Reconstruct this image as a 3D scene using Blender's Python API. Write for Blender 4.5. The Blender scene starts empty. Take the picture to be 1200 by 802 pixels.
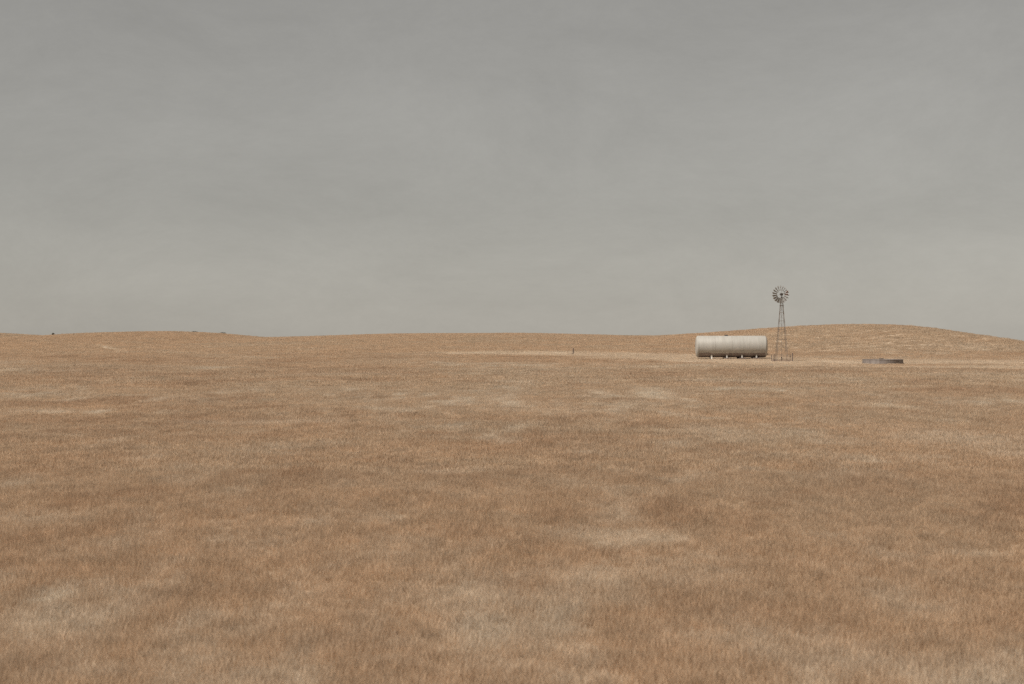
import bpy, math
import numpy as np
from mathutils import Vector

# ---------------------------------------------------------------- camera, sky, sun, exposure
scene = bpy.context.scene
col = scene.collection
EYE = 2.4                                   # eye height above the ground at the storage tank
FOCAL, SENSOR = 70.0, 36.0
PW, PH = 1200.0, 802.0
FPX = PW * FOCAL / SENSOR                   # focal length in photograph pixels
cam_data = bpy.data.cameras.new('camera')
cam_data.lens = FOCAL; cam_data.sensor_width = SENSOR
cam_data.clip_start = 0.5; cam_data.clip_end = 30000
cam = bpy.data.objects.new('camera', cam_data)
col.objects.link(cam)
cam.location = (0, 0, EYE)
cam.rotation_euler = (math.radians(90), 0, 0)
scene.camera = cam
cam_data.dof.use_dof = True; cam_data.dof.focus_distance = 275.0; cam_data.dof.aperture_fstop = 2.2    # focused on the tank, lens wide open

SUN_ELEV, SUN_LEFT = math.radians(58), math.radians(50)   # sun high, behind the camera and to its left
sdir = Vector((-math.sin(SUN_LEFT) * math.cos(SUN_ELEV), -math.cos(SUN_LEFT) * math.cos(SUN_ELEV), math.sin(SUN_ELEV)))
world = bpy.data.worlds.new('World'); scene.world = world
world.use_nodes = True
wn, wl = world.node_tree.nodes, world.node_tree.links
wn.clear()
wout = wn.new('ShaderNodeOutputWorld'); wbg = wn.new('ShaderNodeBackground')
sky = wn.new('ShaderNodeTexSky'); sky.sky_type = 'NISHITA'; sky.sun_disc = False
sky.sun_elevation = SUN_ELEV
sky.sun_rotation = math.atan2(sdir.x, sdir.y)
sky.altitude = 300; sky.air_density = 1.0; sky.dust_density = 0.35; sky.ozone_density = 1.0
hsv = wn.new('ShaderNodeHueSaturation'); hsv.inputs['Saturation'].default_value = 0.13
warm = wn.new('ShaderNodeMix'); warm.data_type = 'RGBA'; warm.blend_type = 'MULTIPLY'
warm.inputs[0].default_value = 1.0; warm.inputs[7].default_value = (0.985, 0.94, 0.86, 1)
# thin uneven veil of high cloud
wtc = wn.new('ShaderNodeTexCoord'); wmap = wn.new('ShaderNodeMapping'); wmap.inputs['Scale'].default_value = (1, 1, 2.2)
wnz = wn.new('ShaderNodeTexNoise'); wnz.inputs['Scale'].default_value = 7.0; wnz.inputs['Detail'].default_value = 13
wnz.inputs['Roughness'].default_value = 0.8; wnz.inputs['Distortion'].default_value = 0.3
wmr = wn.new('ShaderNodeMapRange'); wmr.inputs['From Min'].default_value = 0.25; wmr.inputs['From Max'].default_value = 0.75
wmr.inputs['To Min'].default_value = 0.90; wmr.inputs['To Max'].default_value = 1.10
veil = wn.new('ShaderNodeVectorMath'); veil.operation = 'SCALE'
wl.new(wtc.outputs['Generated'], wmap.inputs['Vector']); wl.new(wmap.outputs[0], wnz.inputs['Vector'])
wl.new(wnz.outputs['Fac'], wmr.inputs['Value'])
wl.new(sky.outputs[0], hsv.inputs['Color']); wl.new(hsv.outputs[0], warm.inputs[6])
wl.new(warm.outputs[2], veil.inputs[0]); wl.new(wmr.outputs[0], veil.inputs['Scale'])
wl.new(veil.outputs[0], wbg.inputs['Color'])
wbg.inputs['Strength'].default_value = 0.05
wl.new(wbg.outputs[0], wout.inputs['Surface'])

sun_data = bpy.data.lights.new('sun', 'SUN')
sun_data.energy = 5.0; sun_data.angle = math.radians(0.6); sun_data.color = (1.0, 0.95, 0.87)
sun = bpy.data.objects.new('sun', sun_data); col.objects.link(sun)
sun.rotation_euler = sdir.to_track_quat('Z', 'Y').to_euler()
sun.location = (-40, -40, 60)

vs = scene.view_settings
vs.view_transform = 'Standard'; vs.look = 'None'; vs.exposure = 0.22; vs.gamma = 1.0
vs.use_curve_mapping = False
scene.cycles.use_denoising = False
scene.cycles.max_bounces = 6

# ---------------------------------------------------------------- noise and terrain height
def hash2(ix, iy, seed):
    h = (ix.astype(np.int64) * 374761393 + iy.astype(np.int64) * 668265263 + seed * 1274126177) & 0xFFFFFFFF
    h = ((h ^ (h >> 13)) * 1274126177) & 0xFFFFFFFF
    h = h ^ (h >> 16)
    return (h & 0xFFFFFF) / float(0xFFFFFF)
def vnoise(x, y, seed=0):
    x0 = np.floor(x); y0 = np.floor(y)
    fx = x - x0; fy = y - y0
    fx = fx * fx * fx * (fx * (fx * 6 - 15) + 10); fy = fy * fy * fy * (fy * (fy * 6 - 15) + 10)
    a = hash2(x0, y0, seed); b = hash2(x0 + 1, y0, seed); c = hash2(x0, y0 + 1, seed); d = hash2(x0 + 1, y0 + 1, seed)
    return (a + (b - a) * fx) * (1 - fy) + (c + (d - c) * fx) * fy
def fbm(x, y, seed=0, octv=4, gain=0.5):
    s = 0.0; amp = 1.0; tot = 0.0
    c, sn = math.cos(0.6), math.sin(0.6)
    for k in range(octv):
        s = s + amp * vnoise(x, y, seed + 17 * k); tot += amp
        x, y = (x * c - y * sn) * 2.03 + 11.3, (x * sn + y * c) * 2.03 - 7.1
        amp *= gain
    return s / tot                             # 0..1
def sstep(a, b, v):
    t = np.clip((v - a) / (b - a), 0, 1)
    return t * t * (3 - 2 * t)

# height of the pasture along the view: falls away from the road bank, then climbs gently to the tank
PY = np.array([-400, -40, -4, 6, 18, 60, 105, 180, 250, 262, 285, 345, 420, 700])
PZ = np.array([1.5, 0.9, 0.75, 0.1, -1.45, -1.75, -1.55, -0.95, -0.36, -0.24, 0.02, 0.55, 1.1, 1.6])
# the ridge line that makes the skyline: (x across in photo pixels, row of the skyline, how far away the crest lies)
RIDGE = [(-900, 384, 640), (-500, 392, 620), (-200, 386, 600), (0, 391.6, 590), (80, 396, 590), (160, 390.2, 585), (250, 391.1, 580),
         (310, 396, 600), (360, 395.6, 600), (450, 392.5, 600), (560, 391.5, 590), (640, 391.7, 580), (700, 393.4, 560), (735, 394.4, 540),
         (775, 393.9, 500), (815, 392.1, 460), (860, 389, 430), (910, 385.1, 415), (960, 382.2, 410), (1010, 380.9, 410),
         (1050, 382.5, 410), (1090, 387.6, 415), (1130, 397.3, 420), (1170, 416, 430), (1200, 428, 440), (1240, 424, 450),
         (1330, 412, 470), (1500, 400, 520), (1900, 392, 560), (2400, 388, 600)]
RX = np.array([(p[0] - 600) / FPX * p[2] for p in RIDGE]); RD = np.array([p[2] for p in RIDGE], float)
RZ = np.array([EYE + (401.0 - p[1]) / FPX * p[2] for p in RIDGE])
def smooth_interp(x, xs, ys):                     # cubic through the control points
    m = np.gradient(ys, xs)
    i = np.clip(np.searchsorted(xs, x) - 1, 0, len(xs) - 2)
    h = xs[i + 1] - xs[i]; t = np.clip((x - xs[i]) / h, 0, 1)
    return ((2*t**3 - 3*t**2 + 1) * ys[i] + (t**3 - 2*t**2 + t) * h * m[i] + (-2*t**3 + 3*t**2) * ys[i + 1] + (t**3 - t**2) * h * m[i + 1])
def height(x, y):
    x = np.asarray(x, float); y = np.asarray(y, float)
    base = smooth_interp(y, PY.astype(float), PZ)
    base = base + (fbm(x / 60, y / 60, 5, 2) - 0.5) * 0.9 * sstep(60, 130, y) * (1 - sstep(215, 245, y) * (1 - sstep(320, 380, y)))
    rd = smooth_interp(x, RX, RD); rz = smooth_interp(x, RX, RZ)
    t = sstep(300, rd, y)
    z = base * (1 - t) + rz * t
    z = z - 3e-3 * np.clip(y - rd, 0, None) ** 1.35 * sstep(0, 60, y - rd)
    z = np.where(y > 3000, np.minimum(z, -40), z)
    z = np.maximum(z, -60)
    z = z + (fbm(x / 3.0, y / 3.0, 9, 3) - 0.5) * 0.10 * (1 - sstep(330, 420, y)) + (fbm(x / 14, y / 14, 31, 3) - 0.5) * 0.22 * sstep(40, 90, y) * (1 - sstep(210, 245, y) * (1 - sstep(310, 360, y)))
    return z
def ground_z(x, y): return float(height(np.array([x]), np.array([y]))[0])
def ground_at(px, row):                          # where a line of sight meets the pasture
    d = np.arange(15, 700, 0.25)
    x = (px - 600) / FPX * d
    r = 401.0 + FPX * (EYE - height(x, d)) / d
    hit = np.nonzero(r <= row)[0]
    k = hit[0] if len(hit) else int(np.argmin(r))
    return float(x[k]), float(d[k]), float(height(x[k:k+1], d[k:k+1])[0])

# ---------------------------------------------------------------- dry-grass colouring (what grows where)
AMBER = np.array([0.485, 0.350, 0.238]); STRAW = np.array([0.570, 0.485, 0.385]); RUSSET = np.array([0.410, 0.278, 0.182]); DUN = np.array([0.450, 0.355, 0.260])
def ellipse_from(px, row, hw, up, dn):             # a patch of ground: centre, half width, near and far reach
    x, y, z = ground_at(px, row)
    yf = ground_at(px, row - up)[1]; yn = ground_at(px, row + dn)[1]
    return x, 0.5 * (yf + yn), hw / FPX * y, max(0.5 * (yf - yn), 0.4)
PALE = [ellipse_from(*a) + (s,) for a, s in [
    ((766, 464, 26, 9, 10), .95), ((702, 461, 16, 3, 5), .7), ((730, 477, 22, 3, 5), .6), ((800, 470, 14, 3, 5), .6), ((850, 512, 60, 12, 12), .35),
    ((112, 485, 14, 3, 3), .9), ((62, 484, 40, 3, 4), .6), ((15, 486, 26, 4, 5), .4), ((185, 470, 14, 3, 4), .5), ((240, 473, 16, 3, 4), .4), ((90, 470, 16, 3, 4), .4),
    ((330, 497, 150, 4, 4), .35), ((1130, 518, 70, 14, 14), .45), ((1190, 535, 40, 8, 8), .4), ((720, 632, 90, 10, 12), .55), ((660, 630, 30, 8, 8), .3),
    ((540, 556, 70, 5, 6), .3), ((66, 706, 36, 16, 14), 1.25), ((60, 612, 90, 10, 12), .3), ((790, 675, 80, 20, 20), .3), ((1135, 653, 50, 5, 6), .4),
    ((990, 780, 70, 20, 22), .45), ((590, 790, 60, 14, 12), .35), ((470, 650, 60, 20, 20), .25), ((1080, 720, 60, 16, 16), .3), ((310, 640, 60, 18, 18), .2),
    ((640, 484, 140, 3, 3), .3), ((860, 448, 60, 3, 3), .3), ((1130, 440, 70, 2, 2), .35), ((400, 440, 70, 2, 2), .25), ((250, 425, 60, 2, 2), .2)]]
DARK = [ellipse_from(*a) + (s,) for a, s in [
    ((640, 520, 150, 14, 16), .5), ((80, 440, 110, 10, 12), .5), ((1020, 570, 110, 22, 26), .45), ((250, 445, 80, 8, 10), .4), ((600, 690, 60, 18, 22), .5),
    ((660, 608, 40, 8, 10), .5), ((190, 705, 60, 14, 18), .5), ((40, 790, 60, 12, 12), .5), ((1060, 470, 120, 8, 10), .3), ((420, 760, 70, 20, 24), .35),
    ((880, 720, 90, 14, 18), .35), ((1180, 600, 50, 18, 20), .4), ((330, 560, 90, 16, 18), .3)]]
def path_line(pts): return [ground_at(*p)[:2] for p in pts]
TRACKS = [(path_line([(600, 414.5), (680, 415.5), (760, 417), (810, 419.5), (860, 423), (930, 425.2), (1000, 425.2), (1075, 424.2), (1140, 424.6), (1230, 426)]), 17.0, 0.42),
          (path_line([(860, 423), (960, 430), (1080, 431), (1230, 431)]), 9.0, 0.3),
          (path_line([(112, 404.5), (124, 407), (134, 410), (146, 411.5)]), 1.0, 0.6)]
def seg_dist(x, y, a, b):
    ax, ay = a; bx, by = b
    L = (bx - ax) ** 2 + (by - ay) ** 2
    t = np.clip(((x - ax) * (bx - ax) + (y - ay) * (by - ay)) / L, 0, 1)
    return np.hypot(x - ax - t * (bx - ax), y - ay - t * (by - ay))
def grow(x, y):
    """colour of the dry grass and how tall it stands (0..1) at ground points"""
    n1 = fbm(x / 17, y / 24, 1, 4, .55); n2 = fbm(x / 3.2, y / 8.5, 2, 4, .6); n3 = fbm(x / 70, y / 90, 3, 3); n4 = fbm(x / .95, y / 3.2, 4, 3, .6)
    ease = 1 - .75 * sstep(290, 350, y)
    pale = sstep(.50, .80, .40 * n1 + .28 * n2 + .32 * n4) * .85 * ease
    dark = sstep(.50, .78, .42 * (1 - n1) + .35 * fbm(x / 3.6, y / 8.5, 8, 4, .6) + .3 * (1 - n4)) * .95 * ease
    dun = sstep(.42, .66, n3 * .6 + fbm(x / 9, y / 13, 12, 3) * .4)
    rag = (n2 - .5) * 1.5 + (n4 - .5) * 1.0
    for cx, cy, rx, ry, s in PALE:
        q = np.sqrt(((x - cx) / rx) ** 2 + ((y - cy) / ry) ** 2)
        pale = np.maximum(pale, s * (1 - sstep(.15, 1.25, q + rag * .9)))
    for cx, cy, rx, ry, s in DARK:
        q = np.sqrt(((x - cx) / rx) ** 2 + ((y - cy) / ry) ** 2)
        w = s * (1 - sstep(.1, 1.3, q + rag * .8)); dark = np.maximum(dark, w); pale = pale * (1 - .6 * w)
    short = np.zeros_like(x)
    for pts, w, s in TRACKS:
        dd = np.min([seg_dist(x, y, pts[i], pts[i + 1]) for i in range(len(pts) - 1)], axis=0)
        k = 1 - sstep(w * .45, w * 1.2, dd + rag * w * .45)
        pale = np.maximum(pale, s * k); dark = dark * (1 - k); short = np.maximum(short, k)
    c = AMBER[None] * (1 - .5 * dun[:, None]) + DUN[None] * .5 * dun[:, None]
    c = c * (1 - .85 * dark[:, None]) + RUSSET[None] * .85 * dark[:, None]
    c = c * (1 - pale[:, None]) + STRAW[None] * pale[:, None]
    c = c * (1 + np.array([.08, .11, .14])[None] * sstep(45, 170, y)[:, None])      # lighter and less saturated up the slope
    hgt = np.clip(.75 + .5 * (n1 - .5) + .5 * (n2 - .5) + .25 * dark - .35 * pale - .3 * short, .12, 1.15)
    return c, hgt

# ---------------------------------------------------------------- materials
def mat(name):
    m = bpy.data.materials.new(name); m.use_nodes = True
    n, l = m.node_tree.nodes, m.node_tree.links
    return m, n, l, n['Principled BSDF']
def painted(name, c0, c1, scale, rough=.6, metal=0.0, streak=None, bump=0.0, detail=8):
    m, n, l, b = mat(name)
    tc = n.new('ShaderNodeTexCoord'); mp = n.new('ShaderNodeMapping'); mp.inputs['Scale'].default_value = streak or (1, 1, 1)
    nz = n.new('ShaderNodeTexNoise'); nz.inputs['Scale'].default_value = scale; nz.inputs['Detail'].default_value = detail; nz.inputs['Roughness'].default_value = .65
    rp = n.new('ShaderNodeValToRGB'); rp.color_ramp.elements[0].position = .3; rp.color_ramp.elements[1].position = .7
    rp.color_ramp.elements[0].color = (*c0, 1); rp.color_ramp.elements[1].color = (*c1, 1)
    l.new(tc.outputs['Object'], mp.inputs['Vector']); l.new(mp.outputs[0], nz.inputs['Vector']); l.new(nz.outputs['Fac'], rp.inputs['Fac']); l.new(rp.outputs[0], b.inputs['Base Color'])
    b.inputs['Roughness'].default_value = rough; b.inputs['Metallic'].default_value = metal
    if bump:
        bp = n.new('ShaderNodeBump'); bp.inputs['Strength'].default_value = bump; bp.inputs['Distance'].default_value = .02
        l.new(nz.outputs['Fac'], bp.inputs['Height']); l.new(bp.outputs[0], b.inputs['Normal'])
    return m
M = {}
M['tank_paint'] = painted('weathered_white_paint', (.285, .265, .235), (.365, .345, .312), 1.3, .55, streak=(2.6, .35, .35))
M['tank_seam'] = painted('seam_grime', (.24, .22, .19), (.36, .335, .30), 3.0, .6)
M['post_paint'] = painted('white_post_paint', (.62, .60, .55), (.80, .78, .73), 6.0, .5)
M['galv'] = painted('weathered_galvanised_steel', (.15, .12, .10), (.22, .18, .15), 9.0, .55, .2)
M['blade'] = painted('dull_galvanised_blade', (.19, .18, .17), (.27, .26, .245), 8.0, .55, .0)
M['dark_iron'] = painted('dark_iron', (.035, .030, .030), (.075, .062, .060), 12.0, .6, .2)
M['red_paint'] = painted('faded_red_paint', (.36, .17, .14), (.48, .27, .22), 6.0, .6)
M['wood'] = painted('weathered_timber', (.075, .055, .050), (.15, .112, .098), 5.0, .85, streak=(1, 1, 6), bump=.4)
M['board'] = painted('sun_bleached_board', (.17, .115, .085), (.26, .19, .15), 5.0, .85)
M['belly'] = painted('dark_shade_coat', (.13, .10, .092), (.23, .19, .172), 1.6, .75, streak=(1.5, 1, 1))  # shade of the tank underside worked into this dark coat colour
M['stock_steel'] = painted('rusted_stock_tank_steel', (.15, .122, .110), (.25, .215, .195), 2.2, .65, .0, streak=(1.5, 1.5, .4))
M['shrub'] = painted('dry_shrub_leaf', (.045, .038, .028), (.10, .085, .06), 14.0, .8)
m, n, l, b = mat('stock_water'); b.inputs['Base Color'].default_value = (.02, .022, .018, 1); b.inputs['Roughness'].default_value = .08; b.inputs['IOR'].default_value = 1.33
wv = n.new('ShaderNodeTexNoise'); wv.inputs['Scale'].default_value = 5; bp = n.new('ShaderNodeBump'); bp.inputs['Strength'].default_value = .15
l.new(wv.outputs['Fac'], bp.inputs['Height']); l.new(bp.outputs[0], b.inputs['Normal']); M['water'] = m
# ground under the grass: litter and dry stems in the colour of what grows there
m, n, l, b = mat('dry_pasture')
at = n.new('ShaderNodeAttribute'); at.attribute_name = 'tint'
geo = n.new('ShaderNodeNewGeometry')
nz = n.new('ShaderNodeTexNoise'); nz.inputs['Scale'].default_value = 2.2; nz.inputs['Detail'].default_value = 12; nz.inputs['Roughness'].default_value = .75
nb = n.new('ShaderNodeTexNoise'); nb.inputs['Scale'].default_value = .35; nb.inputs['Detail'].default_value = 10; nb.inputs['Roughness'].default_value = .7
mr = n.new('ShaderNodeMapRange'); mr.inputs['From Min'].default_value = .25; mr.inputs['From Max'].default_value = .75; mr.inputs['To Min'].default_value = .58; mr.inputs['To Max'].default_value = .98
mr2 = n.new('ShaderNodeMapRange'); mr2.inputs['From Min'].default_value = .3; mr2.inputs['From Max'].default_value = .7; mr2.inputs['To Min'].default_value = .82; mr2.inputs['To Max'].default_value = 1.12
mu = n.new('ShaderNodeMath'); mu.operation = 'MULTIPLY'; sc = n.new('ShaderNodeVectorMath'); sc.operation = 'SCALE'
l.new(geo.outputs['Position'], nz.inputs['Vector']); l.new(geo.outputs['Position'], nb.inputs['Vector'])
l.new(nz.outputs['Fac'], mr.inputs['Value']); l.new(nb.outputs['Fac'], mr2.inputs['Value']); l.new(mr.outputs[0], mu.inputs[0]); l.new(mr2.outputs[0], mu.inputs[1])
l.new(at.outputs['Color'], sc.inputs[0]); l.new(mu.outputs[0], sc.inputs['Scale']); l.new(sc.outputs[0], b.inputs['Base Color'])
b.inputs['Roughness'].default_value = 1.0; b.inputs['Specular IOR Level'].default_value = .1
bp = n.new('ShaderNodeBump'); bp.inputs['Strength'].default_value = .5; bp.inputs['Distance'].default_value = .08
l.new(nz.outputs['Fac'], bp.inputs['Height']); l.new(bp.outputs[0], b.inputs['Normal'])
M['ground'] = m
# grass blades
m = bpy.data.materials.new('dry_grass_blade'); m.use_nodes = True; n, l = m.node_tree.nodes, m.node_tree.links
n.clear()
out = n.new('ShaderNodeOutputMaterial'); di = n.new('ShaderNodeBsdfDiffuse'); tr = n.new('ShaderNodeBsdfTranslucent'); mx = n.new('ShaderNodeMixShader'); mx.inputs[0].default_value = .45
at = n.new('ShaderNodeAttribute'); at.attribute_type = 'INSTANCER'; at.attribute_name = 'tint'
a2 = n.new('ShaderNodeAttribute'); a2.attribute_name = 'stem'
sc = n.new('ShaderNodeMix'); sc.data_type = 'RGBA'; sc.blend_type = 'MULTIPLY'; sc.inputs[0].default_value = 1
l.new(at.outputs['Color'], sc.inputs[6]); l.new(a2.outputs['Color'], sc.inputs[7])
l.new(sc.outputs[2], di.inputs['Color']); l.new(sc.outputs[2], tr.inputs['Color']); l.new(di.outputs[0], mx.inputs[1]); l.new(tr.outputs[0], mx.inputs[2]); l.new(mx.outputs[0], out.inputs['Surface'])
M['grass'] = m

# ---------------------------------------------------------------- mesh helpers
class MB:
    def __init__(s): s.v = []; s.f = []
    def add(s, v, f):
        o = len(s.v); s.v += [tuple(p) for p in v]; s.f += [tuple(o + i for i in q) for q in f]; return s
    def box(s, x0, x1, y0, y1, z0, z1):
        return s.add([(x0,y0,z0),(x1,y0,z0),(x1,y1,z0),(x0,y1,z0),(x0,y0,z1),(x1,y0,z1),(x1,y1,z1),(x0,y1,z1)],
                     [(0,3,2,1),(4,5,6,7),(0,1,5,4),(1,2,6,5),(2,3,7,6),(3,0,4,7)])
    def prism(s, pts, a, b, u, w, close=True):          # a cross-section (in u, w) swept from a to b
        k = len(pts); v = [a + u * p + w * q for p, q in pts] + [b + u * p + w * q for p, q in pts]
        f = [(i, (i + 1) % k, k + (i + 1) % k, k + i) for i in range(k)]
        if close: f += [tuple(range(k - 1, -1, -1)), tuple(range(k, 2 * k))]
        return s.add(v, f)
    def rod(s, a, b, r0, r1=None, k=8):
        a, b = Vector(a), Vector(b); d = (b - a).normalized(); r1 = r0 if r1 is None else r1
        u = d.orthogonal().normalized(); w = d.cross(u)
        cs = [(math.cos(6.28318 * i / k), math.sin(6.28318 * i / k)) for i in range(k)]
        v = [a + u * (c * r0) + w * (t * r0) for c, t in cs] + [b + u * (c * r1) + w * (t * r1) for c, t in cs]
        f = [(i, (i + 1) % k, k + (i + 1) % k, k + i) for i in range(k)] + [tuple(range(k - 1, -1, -1)), tuple(range(k, 2 * k))]
        return s.add(v, f)
    def lathe(s, prof, origin, axis, k=48, capped=False):        # profile (along, radius)
        o = Vector(origin); d = Vector(axis).normalized(); u = d.orthogonal().normalized(); w = d.cross(u)
        v = []; f = []
        for h, r in prof:
            for i in range(k):
                t = 2 * math.pi * i / k; v.append(o + d * h + (u * math.cos(t) + w * math.sin(t)) * r)
        for j in range(len(prof) - 1):
            for i in range(k):
                f.append((j * k + i, j * k + (i + 1) % k, (j + 1) * k + (i + 1) % k, (j + 1) * k + i))
        if capped: f += [tuple(range(k - 1, -1, -1)), tuple(range((len(prof) - 1) * k, len(prof) * k))]
        return s.add(v, f)
    def mesh(s, name, m, smooth=False):
        me = bpy.data.meshes.new(name); me.from_pydata(s.v, [], s.f); me.update(); me.materials.append(m)
        if smooth:
            me.shade_smooth()
        return me
    def build(s, name, m, parent=None, smooth=False):
        o = bpy.data.objects.new(name, s.mesh(name, m, smooth)); col.objects.link(o); o.parent = parent; return o
def tag(o, label=None, cat=None, group=None, kind=None):
    if label: o['label'] = label
    if cat: o['category'] = cat
    if group: o['group'] = group
    if kind: o['kind'] = kind
    return o
def thing(name, label, cat, loc, rz=0.0, group=None):
    o = bpy.data.objects.new(name, None); o.empty_display_size = .3; col.objects.link(o)
    o.location = loc; o.rotation_euler = (0, 0, rz)
    return tag(o, label, cat, group)

# ---------------------------------------------------------------- ground sheet out to the horizon
def spread(lo, hi, step, far, g=1.12):
    core = list(np.arange(lo, hi + step * .5, step)); a = []; s = step; p = core[0]
    while p > -far: s *= g; p -= s; a.append(p)
    b = []; s = step; p = core[-1]
    while p < far: s *= g; p += s; b.append(p)
    return np.array(a[::-1] + core + b)
gx = spread(-190, 190, 1.6, 9000); gy = spread(8, 660, 1.6, 9000)
X, Y = np.meshgrid(gx, gy); xf, yf = X.ravel(), Y.ravel()
zf = height(xf, yf)
nx, ny = len(gx), len(gy)
ii = (np.arange(ny - 1)[:, None] * nx + np.arange(nx - 1)[None]).ravel()
faces = np.stack([ii, ii + 1, ii + nx + 1, ii + nx], 1)
me = bpy.data.meshes.new('ground')
me.vertices.add(len(xf)); me.vertices.foreach_set('co', np.stack([xf, yf, zf], 1).astype(np.float32).ravel())
me.loops.add(faces.size); me.loops.foreach_set('vertex_index', faces.astype(np.int32).ravel())
me.polygons.add(len(faces)); me.polygons.foreach_set('loop_start', np.arange(0, faces.size, 4, dtype=np.int32))
me.update(calc_edges=True); me.shade_smooth()
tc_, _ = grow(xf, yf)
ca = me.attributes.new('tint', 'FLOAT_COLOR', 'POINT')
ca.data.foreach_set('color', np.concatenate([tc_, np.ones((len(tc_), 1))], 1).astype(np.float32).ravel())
me.materials.append(M['ground'])
ground = bpy.data.objects.new('ground', me); col.objects.link(ground); tag(ground, kind='structure')

# ---------------------------------------------------------------- storage tank
TX, TY = (857 - 600) / FPX * 281.5, 281.5
TZ = 0.0
tank = thing('storage_tank', 'large weathered white cylindrical tank lying on its side on short white posts', 'tank', (TX, TY, TZ), math.radians(-1.0))
R, CZ, HL = 1.52, 1.76, 4.72
sh = MB().lathe([(-HL, R), (-HL + .02, R + .004), (HL - .02, R + .004), (HL, R)], (0, 0, CZ), (1, 0, 0), 72).build('shell', M['tank_paint'], tank, True)
for k, sx in enumerate((-1, 1)):
    pr = []
    for i in range(9):
        t = i / 8 * math.pi / 2
        pr.append((HL + .34 * math.sin(t) ** 1.0, max((R - .004) * math.cos(t) ** .55, .001)))
    MB().lathe(pr, (0, 0, CZ), (sx, 0, 0), 72).build('end_cap', M['tank_paint'], tank, True)
for xx in (-HL, -2.4, 0.02, 2.42, HL):
    MB().lathe([(-.035, R), (-.03, R + .012), (.03, R + .012), (.035, R)], (xx, 0, CZ), (1, 0, 0), 72).build('weld_seam', M['tank_seam'], sh, True)
# dark coating with a ragged edge, painted along the underside to deepen its shade
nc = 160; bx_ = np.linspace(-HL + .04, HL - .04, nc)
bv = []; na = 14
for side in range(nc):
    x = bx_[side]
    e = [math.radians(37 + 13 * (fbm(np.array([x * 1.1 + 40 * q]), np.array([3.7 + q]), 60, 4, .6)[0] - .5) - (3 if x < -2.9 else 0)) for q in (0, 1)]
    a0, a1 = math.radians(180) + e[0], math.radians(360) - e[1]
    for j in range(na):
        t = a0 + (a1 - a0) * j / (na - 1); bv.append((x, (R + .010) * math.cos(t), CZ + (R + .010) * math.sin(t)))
MB().add(bv, [(i * na + j, i * na + j + 1, (i + 1) * na + j + 1, (i + 1) * na + j) for i in range(nc - 1) for j in range(na - 1)]).build('underside_shade_coat', M['belly'], sh, True)
legx = [(833.2 - 857) / FPX * TY, (851 - 857) / FPX * TY, (868.7 - 857) / FPX * TY, (885.5 - 857) / FPX * TY]
rng = np.random.default_rng(4)
for k, lx in enumerate(legx):
    for sy in (-1, 1):
        g = ground_z(TX + lx, TY + sy * .98) - TZ
        lg = MB().box(lx - .10, lx + .10, sy * .98 - .09, sy * .98 + .09, g - .15, .60).build('support_post', M['post_paint'], tank)
        if k:
            w = .34 + .06 * k; o = rng.uniform(-.1, .1)
            MB().box(lx - w + o, lx + w + o, sy * .98 - .26, sy * .98 + .22, g - .1, g + .22).build('timber_pad', M['wood'], lg)
mh = MB().lathe([(0, .22), (.09, .22), (.10, .26), (.13, .26), (.145, .23), (.15, .001)], ((851 - 857) / FPX * TY, 0, CZ + R - .05), (0, 0, 1), 24).build('manhole', M['dark_iron'], tank)
MB().rod((-.28, 0, 0), (.28, 0, 0), .02).build('lid_bar', M['dark_iron'], mh).location = ((851 - 857) / FPX * TY, 0, CZ + R + .115)
vp = MB().rod(((823 - 857) / FPX * TY, 0, CZ + R - .02), ((823 - 857) / FPX * TY, 0, CZ + R + .14), .05).build('vent_pipe', M['galv'], tank)
op = MB().rod((HL + .25, 0, CZ - R + .45), (HL + .48, 0, CZ - R + .45), .05).build('outlet_pipe', M['dark_iron'], tank)
MB().lathe([(-.06, .09), (.06, .09)], (HL + .42, 0, CZ - R + .45), (0, 1, 0), 12, True).build('valve', M['dark_iron'], op)

# ---------------------------------------------------------------- windmill
WY = 265.0; WX = (916.0 - 600) / FPX * WY; WZ = ground_z(WX, WY)
mill = thing('windmill', 'tall steel farm windmill with many-bladed wheel and faded red tail', 'windmill', (WX, WY, WZ))
HUB = EYE + (401 - 345.2) / FPX * WY - WZ
TOP = HUB - .35; B0, B1 = .80, .11
def corner(z, sx, sy):
    h = B0 + (B1 - B0) * z / TOP
    return Vector((sx * h, sy * h, z))
Lp = [(0, 0), (.05, 0), (.05, .008), (.008, .008), (.008, .05), (0, .05)]
for sx in (-1, 1):
    for sy in (-1, 1):
        g = ground_z(WX + sx * B0, WY + sy * B0) - WZ
        u, w = Vector((-sx, 0, 0)), Vector((0, -sy, 0))
        lg = MB().prism(Lp if sx * sy > 0 else Lp[::-1], corner(g - .2, sx, sy), corner(TOP, sx, sy), u, w).build('tower_leg', M['galv'], mill)
        c = corner(g, sx, sy); MB().box(c.x - .13, c.x + .13, c.y - .13, c.y + .13, g - .15, g + .06).build('footing', M['wood'], lg)
zs = [1.52, 2.9, 4.2, 5.4, 6.5, 7.4]
cs4 = [(-1, -1), (1, -1), (1, 1), (-1, 1)]
for z in zs:
    for i in range(4):
        a, b_ = corner(z, *cs4[i]), corner(z, *cs4[(i + 1) % 4]); d = (b_ - a).normalized(); u = Vector((0, 0, 1)); w = d.cross(u)
        MB().prism([(0, .004), (.05, .004), (.05, .012), (.008, .012), (.008, .05), (0, .05)], a, b_, u, -w).build('girt', M['galv'], mill)
zz = [.15] + zs + [TOP - .1]
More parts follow.
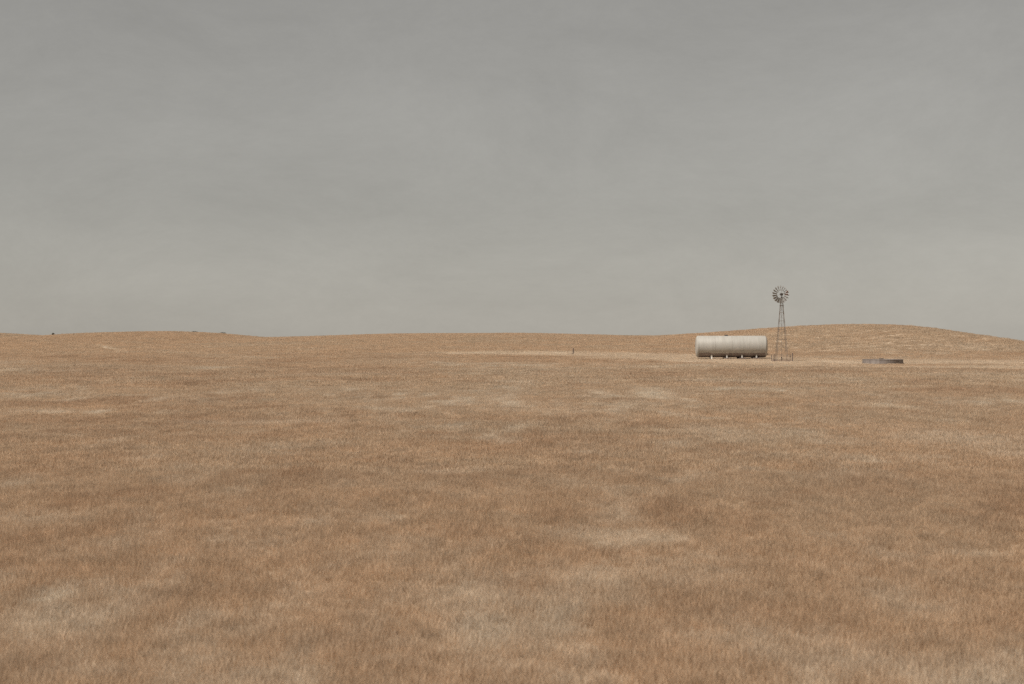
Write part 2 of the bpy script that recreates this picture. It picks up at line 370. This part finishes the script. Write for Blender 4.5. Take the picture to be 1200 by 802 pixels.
for k in range(len(zz) - 1):
    for i in range(4):
        for fl in (0, 1):
            a = corner(zz[k] + .05, *cs4[(i + fl) % 4]) * 1.0; b_ = corner(zz[k + 1] - .02, *cs4[(i + 1 - fl) % 4])
            inn = Vector((a.x + b_.x, a.y + b_.y, 0)).normalized() * (.010 + .014 * fl)
            MB().rod(a + inn, b_ + inn, .007, k=5).build('brace_rod', M['galv'], mill)
MB().rod((0, 0, .66), (0, 0, HUB - .1), .018, k=8).build('pump_rod', M['galv'], mill)
pp = MB().rod((0, 0, -.1), (0, 0, .60), .05, k=12).build('pump', M['dark_iron'], mill)
MB().rod((.04, 0, .40), (.32, 0, .36), .035, k=10).build('spout', M['dark_iron'], pp)
MB().lathe([(-.04, .07), (0, .10), (.05, .10), (.09, .05)], (0, 0, .56), (0, 0, 1), 12, True).build('pump_head', M['dark_iron'], pp)
for k, yy in enumerate((-.21, -.07, .07, .21)):
    MB().box(-.28, .28, yy - .062, yy + .062, 7.46, 7.50).build('platform_board', M['wood'], mill)
# head, wheel and tail turn with the wind
YAW = math.radians(29)
A = Vector((-math.sin(YAW), -math.cos(YAW), 0))            # the wheel faces this way
S = Vector((math.cos(YAW), -math.sin(YAW), 0))             # across the wheel, to the right
U = Vector((0, 0, 1)); H = Vector((0, 0, HUB))
mast = MB().rod((0, 0, TOP - .5), (0, 0, HUB - .12), .05, k=12).build('mast_pipe', M['dark_iron'], mill)
hd = MB()
hd.prism([(-.10, -.15), (.10, -.15), (.13, -.05), (.13, .10), (.08, .17), (-.08, .17), (-.13, .10), (-.13, -.05)], H - A * .20, H + A * .20, S, U)
hd.build('gear_box', M['dark_iron'], mill)
RW = 1.17; OFF = .36
W0 = H + A * OFF
hub = MB().lathe([(-.14, .05), (-.12, .10), (.08, .10), (.12, .05)], W0, A, 16, True).build('wheel', M['dark_iron'], mill)
def ring(r, wd):
    return MB().lathe([(-wd / 2, r - .006), (-wd / 2, r + .006), (wd / 2, r + .006), (wd / 2, r - .006), (-wd / 2, r - .006)], W0, A, 72)
ring(.60, .04).build('inner_rim', M['galv'], hub); ring(.99, .04).build('outer_rim', M['galv'], hub)
for k in range(6):
    t = 2 * math.pi * (k + .25) / 6; er = S * math.cos(t) + U * math.sin(t)
    MB().rod(W0 + er * .06 + A * .08, W0 + er * .99, .008, k=6).build('spoke', M['galv'], hub)
    MB().rod(W0 + er * .06 - A * .10, W0 + er * .97, .008, k=6).build('spoke', M['galv'], hub)
NB = 18; PITCH = math.radians(44)
for k in range(NB):
    t = 2 * math.pi * (k + .45) / NB
    er = S * math.cos(t) + U * math.sin(t); et = U * math.cos(t) - S * math.sin(t)
    ch = et * math.cos(PITCH) - A * math.sin(PITCH)          # chord direction
    nr = A * math.cos(PITCH) + et * math.sin(PITCH)          # face of the blade
    v = []; nr_, nc_ = 3, 5
    for i in range(nr_):
        q = i / (nr_ - 1); r = .50 + (RW - .50) * q; wdt = .17 + .17 * q
        for j in range(nc_):
            s_ = j / (nc_ - 1) - .5
            v.append(W0 + er * r + ch * (wdt * s_) + nr * (.028 * (4 * s_ * s_)))
    f = [(i * nc_ + j, i * nc_ + j + 1, (i + 1) * nc_ + j + 1, (i + 1) * nc_ + j) for i in range(nr_ - 1) for j in range(nc_ - 1)]
    v2 = [p - nr * .004 for p in v]; N0 = len(v)
    f2 = [tuple(N0 + i for i in q[::-1]) for q in f]
    edge = [j for j in range(nc_)] + [i * nc_ + nc_ - 1 for i in range(1, nr_)] + [(nr_ - 1) * nc_ + j for j in range(nc_ - 2, -1, -1)] + [i * nc_ for i in range(nr_ - 2, 0, -1)]
    fe = [(edge[i], N0 + edge[i], N0 + edge[(i + 1) % len(edge)], edge[(i + 1) % len(edge)]) for i in range(len(edge))]
    MB().add(v + v2, f + f2 + fe).build('blade', M['blade'], hub)
bm_ = MB(); bm_.rod(H - A * .15 + U * .08, H - A * 1.9 + U * .16, .022, k=8); tb = bm_.build('tail_boom', M['galv'], mill)
TV = [(1.05, -.10), (1.15, -.17), (2.30, -.15), (2.36, -.05), (2.36, .56), (2.26, .60), (1.05, .12)]
th = S * .006
pv = [H - A * a + U * z + th for a, z in TV] + [H - A * a + U * z - th for a, z in TV]; kk = len(TV)
vane = MB().add(pv, [tuple(range(kk)), tuple(range(2 * kk - 1, kk - 1, -1))] + [(i, kk + i, kk + (i + 1) % kk, (i + 1) % kk) for i in range(kk)]).build('tail_vane', M['red_paint'], mill)
for a in (1.25, 2.2):
    z1 = .12 + .44 * (a - 1.05) / 1.2
    MB().prism([(-.02, .0), (.02, .0), (.02, .02), (-.02, .02)], H - A * a + U * -.14 + S * .008, H - A * a + U * (z1 - .04) + S * .008, A, S).build('vane_rib', M['galv'], vane)

# ---------------------------------------------------------------- small enclosure round the windmill foot
pen = thing('enclosure_fence', 'low wire and post pen around the foot of the windmill', 'fence', (WX, WY, WZ))
fx0, fx1, fy0, fy1 = (905.6 - 916) / FPX * WY, (927.4 - 916) / FPX * WY, -1.2, 1.3
tops = {}
for k, (x, y) in enumerate([(fx0, fy0), (fx1, fy0), (fx1, fy1), (fx0, fy1)]):
    g = ground_z(WX + x, WY + y) - WZ; h = (1.02, 1.16, .95, .9)[k]; r = .065 if k < 2 else .045
    lean = Vector(((.02, -.03, .02, .0)[k], 0, 0))
    MB().rod(Vector((x, y, g - .25)), Vector((x, y, g + h)) + lean, r, r * .9, 10).build('post', M['wood'], pen)
    tops[k] = (x, y, g)
for k in range(4):
    a, b_ = tops[k], tops[(k + 1) % 4]
    for h in (.35, .62, .86):
        p, q = Vector((a[0], a[1], a[2] + h)), Vector((b_[0], b_[1], b_[2] + h))
        MB().rod(p, q, .006, k=5).build('wire', M['galv'], pen)
    p, q = Vector((a[0], a[1], a[2] + .19)), Vector((b_[0], b_[1], b_[2] + .19)); d = (q - p).normalized()
    MB().prism([(-.02, -.05), (.02, -.05), (.02, .05), (-.02, .05)], p + d * .07, q - d * .07, d.cross(Vector((0, 0, 1))), Vector((0, 0, 1))).build('kick_board', M['board'], pen)

# ---------------------------------------------------------------- round stock tank
SY = 251.0; SX = (1034.5 - 600) / FPX * SY; SZ = ground_z(SX, SY)
stock = thing('stock_tank', 'low wide round rusty steel stock tank sitting in the dry grass', 'water trough', (SX, SY, SZ))
SR, SH = 23.6 / FPX * SY, .56
prof = [(-.15, SR)]
for i in range(29): prof.append((.0 + SH * i / 28, SR + .012 * math.sin(i * math.pi / 2.0)))
prof += [(SH, SR - .03)]
wall_t = MB().lathe(prof, (0, 0, 0), (0, 0, 1), 96).build('wall', M['stock_steel'], stock, True)
MB().lathe([(-.15, SR - .03), (SH, SR - .03)], (0, 0, 0), (0, 0, 1), 96).build('inner_wall', M['stock_steel'], stock, True)
MB().lathe([(SH - .02, SR - .05), (SH - .03, SR + .03), (SH + .02, SR + .035), (SH + .03, SR - .01), (SH + .02, SR - .05), (SH - .02, SR - .05)], (0, 0, 0), (0, 0, 1), 96).build('rim', M['stock_steel'], stock, True)
MB().lathe([(SH - .16, SR - .035), (SH - .16, .001)], (0, 0, 0), (0, 0, 1), 96).build('water', M['water'], stock)
for k in range(12):
    t = 2 * math.pi * (k + .3) / 12; e = Vector((math.cos(t), math.sin(t), 0)); w = Vector((-e.y, e.x, 0))
    MB().prism([(-.05, SR + .010), (.05, SR + .010), (.05, SR + .022), (-.05, SR + .022)], Vector((0, 0, -.1)), Vector((0, 0, SH - .035)), w, e).build('sheet_seam', M['stock_steel'], wall_t)
fb = MB(); fxx = (1029 - 1034.5) / FPX * SY
fb.box(fxx - .26, fxx + .26, -SR * .96, -SR * .96 + .4, SH - .1, SH + .17)
fb.build('float_box', M['galv'], stock)

# ---------------------------------------------------------------- lone post and skyline shrubs
px_, py_, pz_ = ground_at(671.6, 415.6)
post = thing('fence_post', 'lone short dark wooden post standing in open dry pasture', 'post', (px_, py_, pz_))
MB().rod((0, 0, -.2), (.03, 0, 1.0), .10, .09, 10).build('shaft', M['wood'], post)
MB().prism([(-.09, -.03), (.09, -.03), (.09, .03), (-.09, .03)], Vector((-.95, .05, .02)), Vector((-.15, -.05, .13)), Vector((0, 1, 0)), Vector((0, 0, 1))).build('fallen_rail', M['wood'], post)
def shrub(px, row, wid, hgt, seed, label, group=None, name='shrub'):
    d = np.arange(350, 680, 1.0); y = float(d[np.argmax((height((px - 600) / FPX * d, d) - EYE) / d)]); x = (px - 600) / FPX * y   # on the crest
    z = ground_z(x, y); r = np.random.default_rng(seed)
    t = thing(name, label, 'shrub', (x, y, z), 0, group)
    st = MB()
    for k in range(9):
        a = r.uniform(0, 6.28); st.rod((0, 0, -.1), (math.cos(a) * wid * .35, math.sin(a) * wid * .35, hgt * r.uniform(.5, .9)), .03, .008, 5)
    st.build('stems', M['wood'], t)
    lf = MB()
    for k in range(420):
        d = Vector(r.normal(size=3)).normalized() * r.uniform(.3, 1) ** .5
        c = Vector((d.x * wid * .5, d.y * wid * .5, hgt * (.52 + .48 * d.z))) ; u = Vector(r.normal(size=3)).normalized(); w = u.orthogonal(); s_ = r.uniform(.03, .075)
        lf.add([c - u * s_, c + w * s_ * .5, c + u * s_, c - w * s_ * .5], [(0, 1, 2, 3)])
    lf.build('foliage', M['shrub'], t)
shrub(62.3, 392, .72, .68, 1, 'small dark lone shrub on the skyline above the bare slope', 'shrubs on the skyline')
shrub(228, 390, 1.7, .42, 2, 'low flat dark shrub on the rounded ridge crest', 'shrubs on the skyline')
shrub(261, 391.5, 2.0, .55, 3, 'wider dark shrub where the rounded ridge crest starts to dip', 'shrubs on the skyline')

# ---------------------------------------------------------------- dry grass
def make_tuft(name, seed, rad, nbl, hmin, hmax, wid):
    r = np.random.default_rng(seed)
    v = []; f = []; c = []
    for k in range(nbl):
        a = r.uniform(0, 6.283); q = rad * math.sqrt(r.uniform(0, 1)); bx, by = q * math.cos(a), q * math.sin(a)
        h = r.uniform(hmin, hmax); la = r.uniform(0, 6.283); ln = h * r.uniform(.05, .55) ; dx, dy = math.cos(la), math.sin(la)
        fa = r.uniform(0, 6.283); wx, wy = math.cos(fa) * wid, math.sin(fa) * wid
        o = len(v); m1, m2 = .45, .8
        for t, s_ in ((-.12, 1.0), (m1, .85), (m2, .6)):
            lx = ln * max(t, 0) ** 2
            v += [(bx + dx * lx - wx * s_, by + dy * lx - wy * s_, h * t), (bx + dx * lx + wx * s_, by + dy * lx + wy * s_, h * t)]
        v.append((bx + dx * ln, by + dy * ln, h * .97))
        f += [(o, o + 1, o + 3, o + 2), (o + 2, o + 3, o + 5, o + 4), (o + 4, o + 5, o + 6)]
        b_ = r.uniform(.78, 1.22); wv_ = r.uniform(-.06, .06)
        c += [(b_ * (1 + wv_), b_, b_ * (1 - wv_), 1)] * 7
    me = bpy.data.meshes.new(name); me.from_pydata(v, [], f); me.update()
    at_ = me.attributes.new('stem', 'FLOAT_COLOR', 'POINT'); at_.data.foreach_set('color', np.array(c, np.float32).ravel())
    me.materials.append(M['grass'])
    return bpy.data.objects.new(name, me)                    # source shape only, not placed in the scene itself
rng = np.random.default_rng(77)
def scatter(name, y0, y1, dens, tufts, smin, smax, clear):
    # points over the stretch of pasture in front of the viewpoint with a wide margin either side
    area_h = lambda y: .30 * y + 8
    yy = np.linspace(y0, y1, 400); wgt = area_h(yy); n_ = int(dens * 2 * np.trapz(wgt, yy))
    cdf = np.cumsum(wgt); cdf = cdf / cdf[-1]
    y = np.interp(rng.uniform(0, 1, n_), cdf, yy); x = rng.uniform(-1, 1, n_) * area_h(y)
    keep = np.ones(n_, bool)
    for cx, cy, rx, ry in clear: keep &= ~((np.abs(x - cx) < rx) & (np.abs(y - cy) < ry))
    x, y = x[keep], y[keep]; n_ = len(x)
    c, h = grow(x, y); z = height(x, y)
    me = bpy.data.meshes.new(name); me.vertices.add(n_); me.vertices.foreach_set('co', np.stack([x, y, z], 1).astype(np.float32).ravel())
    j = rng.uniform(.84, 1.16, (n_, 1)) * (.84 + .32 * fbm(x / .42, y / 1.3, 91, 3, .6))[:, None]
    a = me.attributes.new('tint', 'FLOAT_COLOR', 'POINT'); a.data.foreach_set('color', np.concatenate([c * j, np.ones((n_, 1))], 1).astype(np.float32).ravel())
    s1 = rng.uniform(smin, smax, n_)
    a = me.attributes.new('size', 'FLOAT_VECTOR', 'POINT'); a.data.foreach_set('vector', np.stack([s1, s1, s1 * h], 1).astype(np.float32).ravel())
    a = me.attributes.new('turn', 'FLOAT_VECTOR', 'POINT'); a.data.foreach_set('vector', np.stack([rng.normal(0, .06, n_), rng.normal(0, .06, n_), rng.uniform(0, 6.283, n_)], 1).astype(np.float32).ravel())
    a = me.attributes.new('pick', 'INT', 'POINT'); a.data.foreach_set('value', rng.integers(0, len(tufts), n_).astype(np.int32))
    o = bpy.data.objects.new(name, me); col.objects.link(o)
    ng = bpy.data.node_groups.new(name, 'GeometryNodeTree')
    ng.interface.new_socket('Geometry', in_out='INPUT', socket_type='NodeSocketGeometry'); ng.interface.new_socket('Geometry', in_out='OUTPUT', socket_type='NodeSocketGeometry')
    N, L = ng.nodes, ng.links
    gi, go = N.new('NodeGroupInput'), N.new('NodeGroupOutput'); jn = N.new('GeometryNodeJoinGeometry')
    def attr(nm, dt):
        q = N.new('GeometryNodeInputNamedAttribute'); q.data_type = dt; q.inputs['Name'].default_value = nm; return q.outputs[0]
    sz, tn, pk = attr('size', 'FLOAT_VECTOR'), attr('turn', 'FLOAT_VECTOR'), attr('pick', 'INT')
    for k, tf in enumerate(tufts):
        oi = N.new('GeometryNodeObjectInfo'); oi.inputs['Object'].default_value = tf; oi.inputs['As Instance'].default_value = True
        cp = N.new('FunctionNodeCompare'); cp.data_type = 'INT'; cp.operation = 'EQUAL'; cp.inputs[3].default_value = k
        L.new(pk, cp.inputs[2])
        ip = N.new('GeometryNodeInstanceOnPoints')
        L.new(gi.outputs[0], ip.inputs['Points']); L.new(cp.outputs[0], ip.inputs['Selection']); L.new(oi.outputs['Geometry'], ip.inputs['Instance'])
        L.new(tn, ip.inputs['Rotation']); L.new(sz, ip.inputs['Scale']); L.new(ip.outputs[0], jn.inputs[0])
    L.new(jn.outputs[0], go.inputs[0])
    md = o.modifiers.new('grass', 'NODES'); md.node_group = ng
    return o
CLEAR = [(SX, SY, SR + .1, SR + .1)]
near_t = [make_tuft('tuft', 10 + k, .16, 52, .09, .27, .0024) for k in range(6)]
mid_t = [make_tuft('tuft', 30 + k, .32, 80, .09, .27, .005) for k in range(5)]
far_t = [make_tuft('tuft', 50 + k, .75, 120, .08, .26, .012) for k in range(5)]
hill_t = [make_tuft('tuft', 70 + k, 1.0, 110, .07, .24, .02) for k in range(4)]
for nm, y0, y1, dn, tf, lab in [('meadow_grass', 15, 62, 40, near_t, 'dry amber meadow grass standing in the foreground'), ('pasture_grass', 62, 150, 10, mid_t, 'dry tan pasture grass covering the middle distance'),
                           ('range_grass', 150, 320, 2.5, far_t, 'pale dry range grass around the tank and windmill'), ('hill_grass', 320, 610, 1.25, hill_t, 'short dry grass over the distant ridge and hill')]:
    tag(scatter(nm, y0, y1, dn, tf, .8, 1.25, CLEAR), lab, 'grass', None, 'stuff')
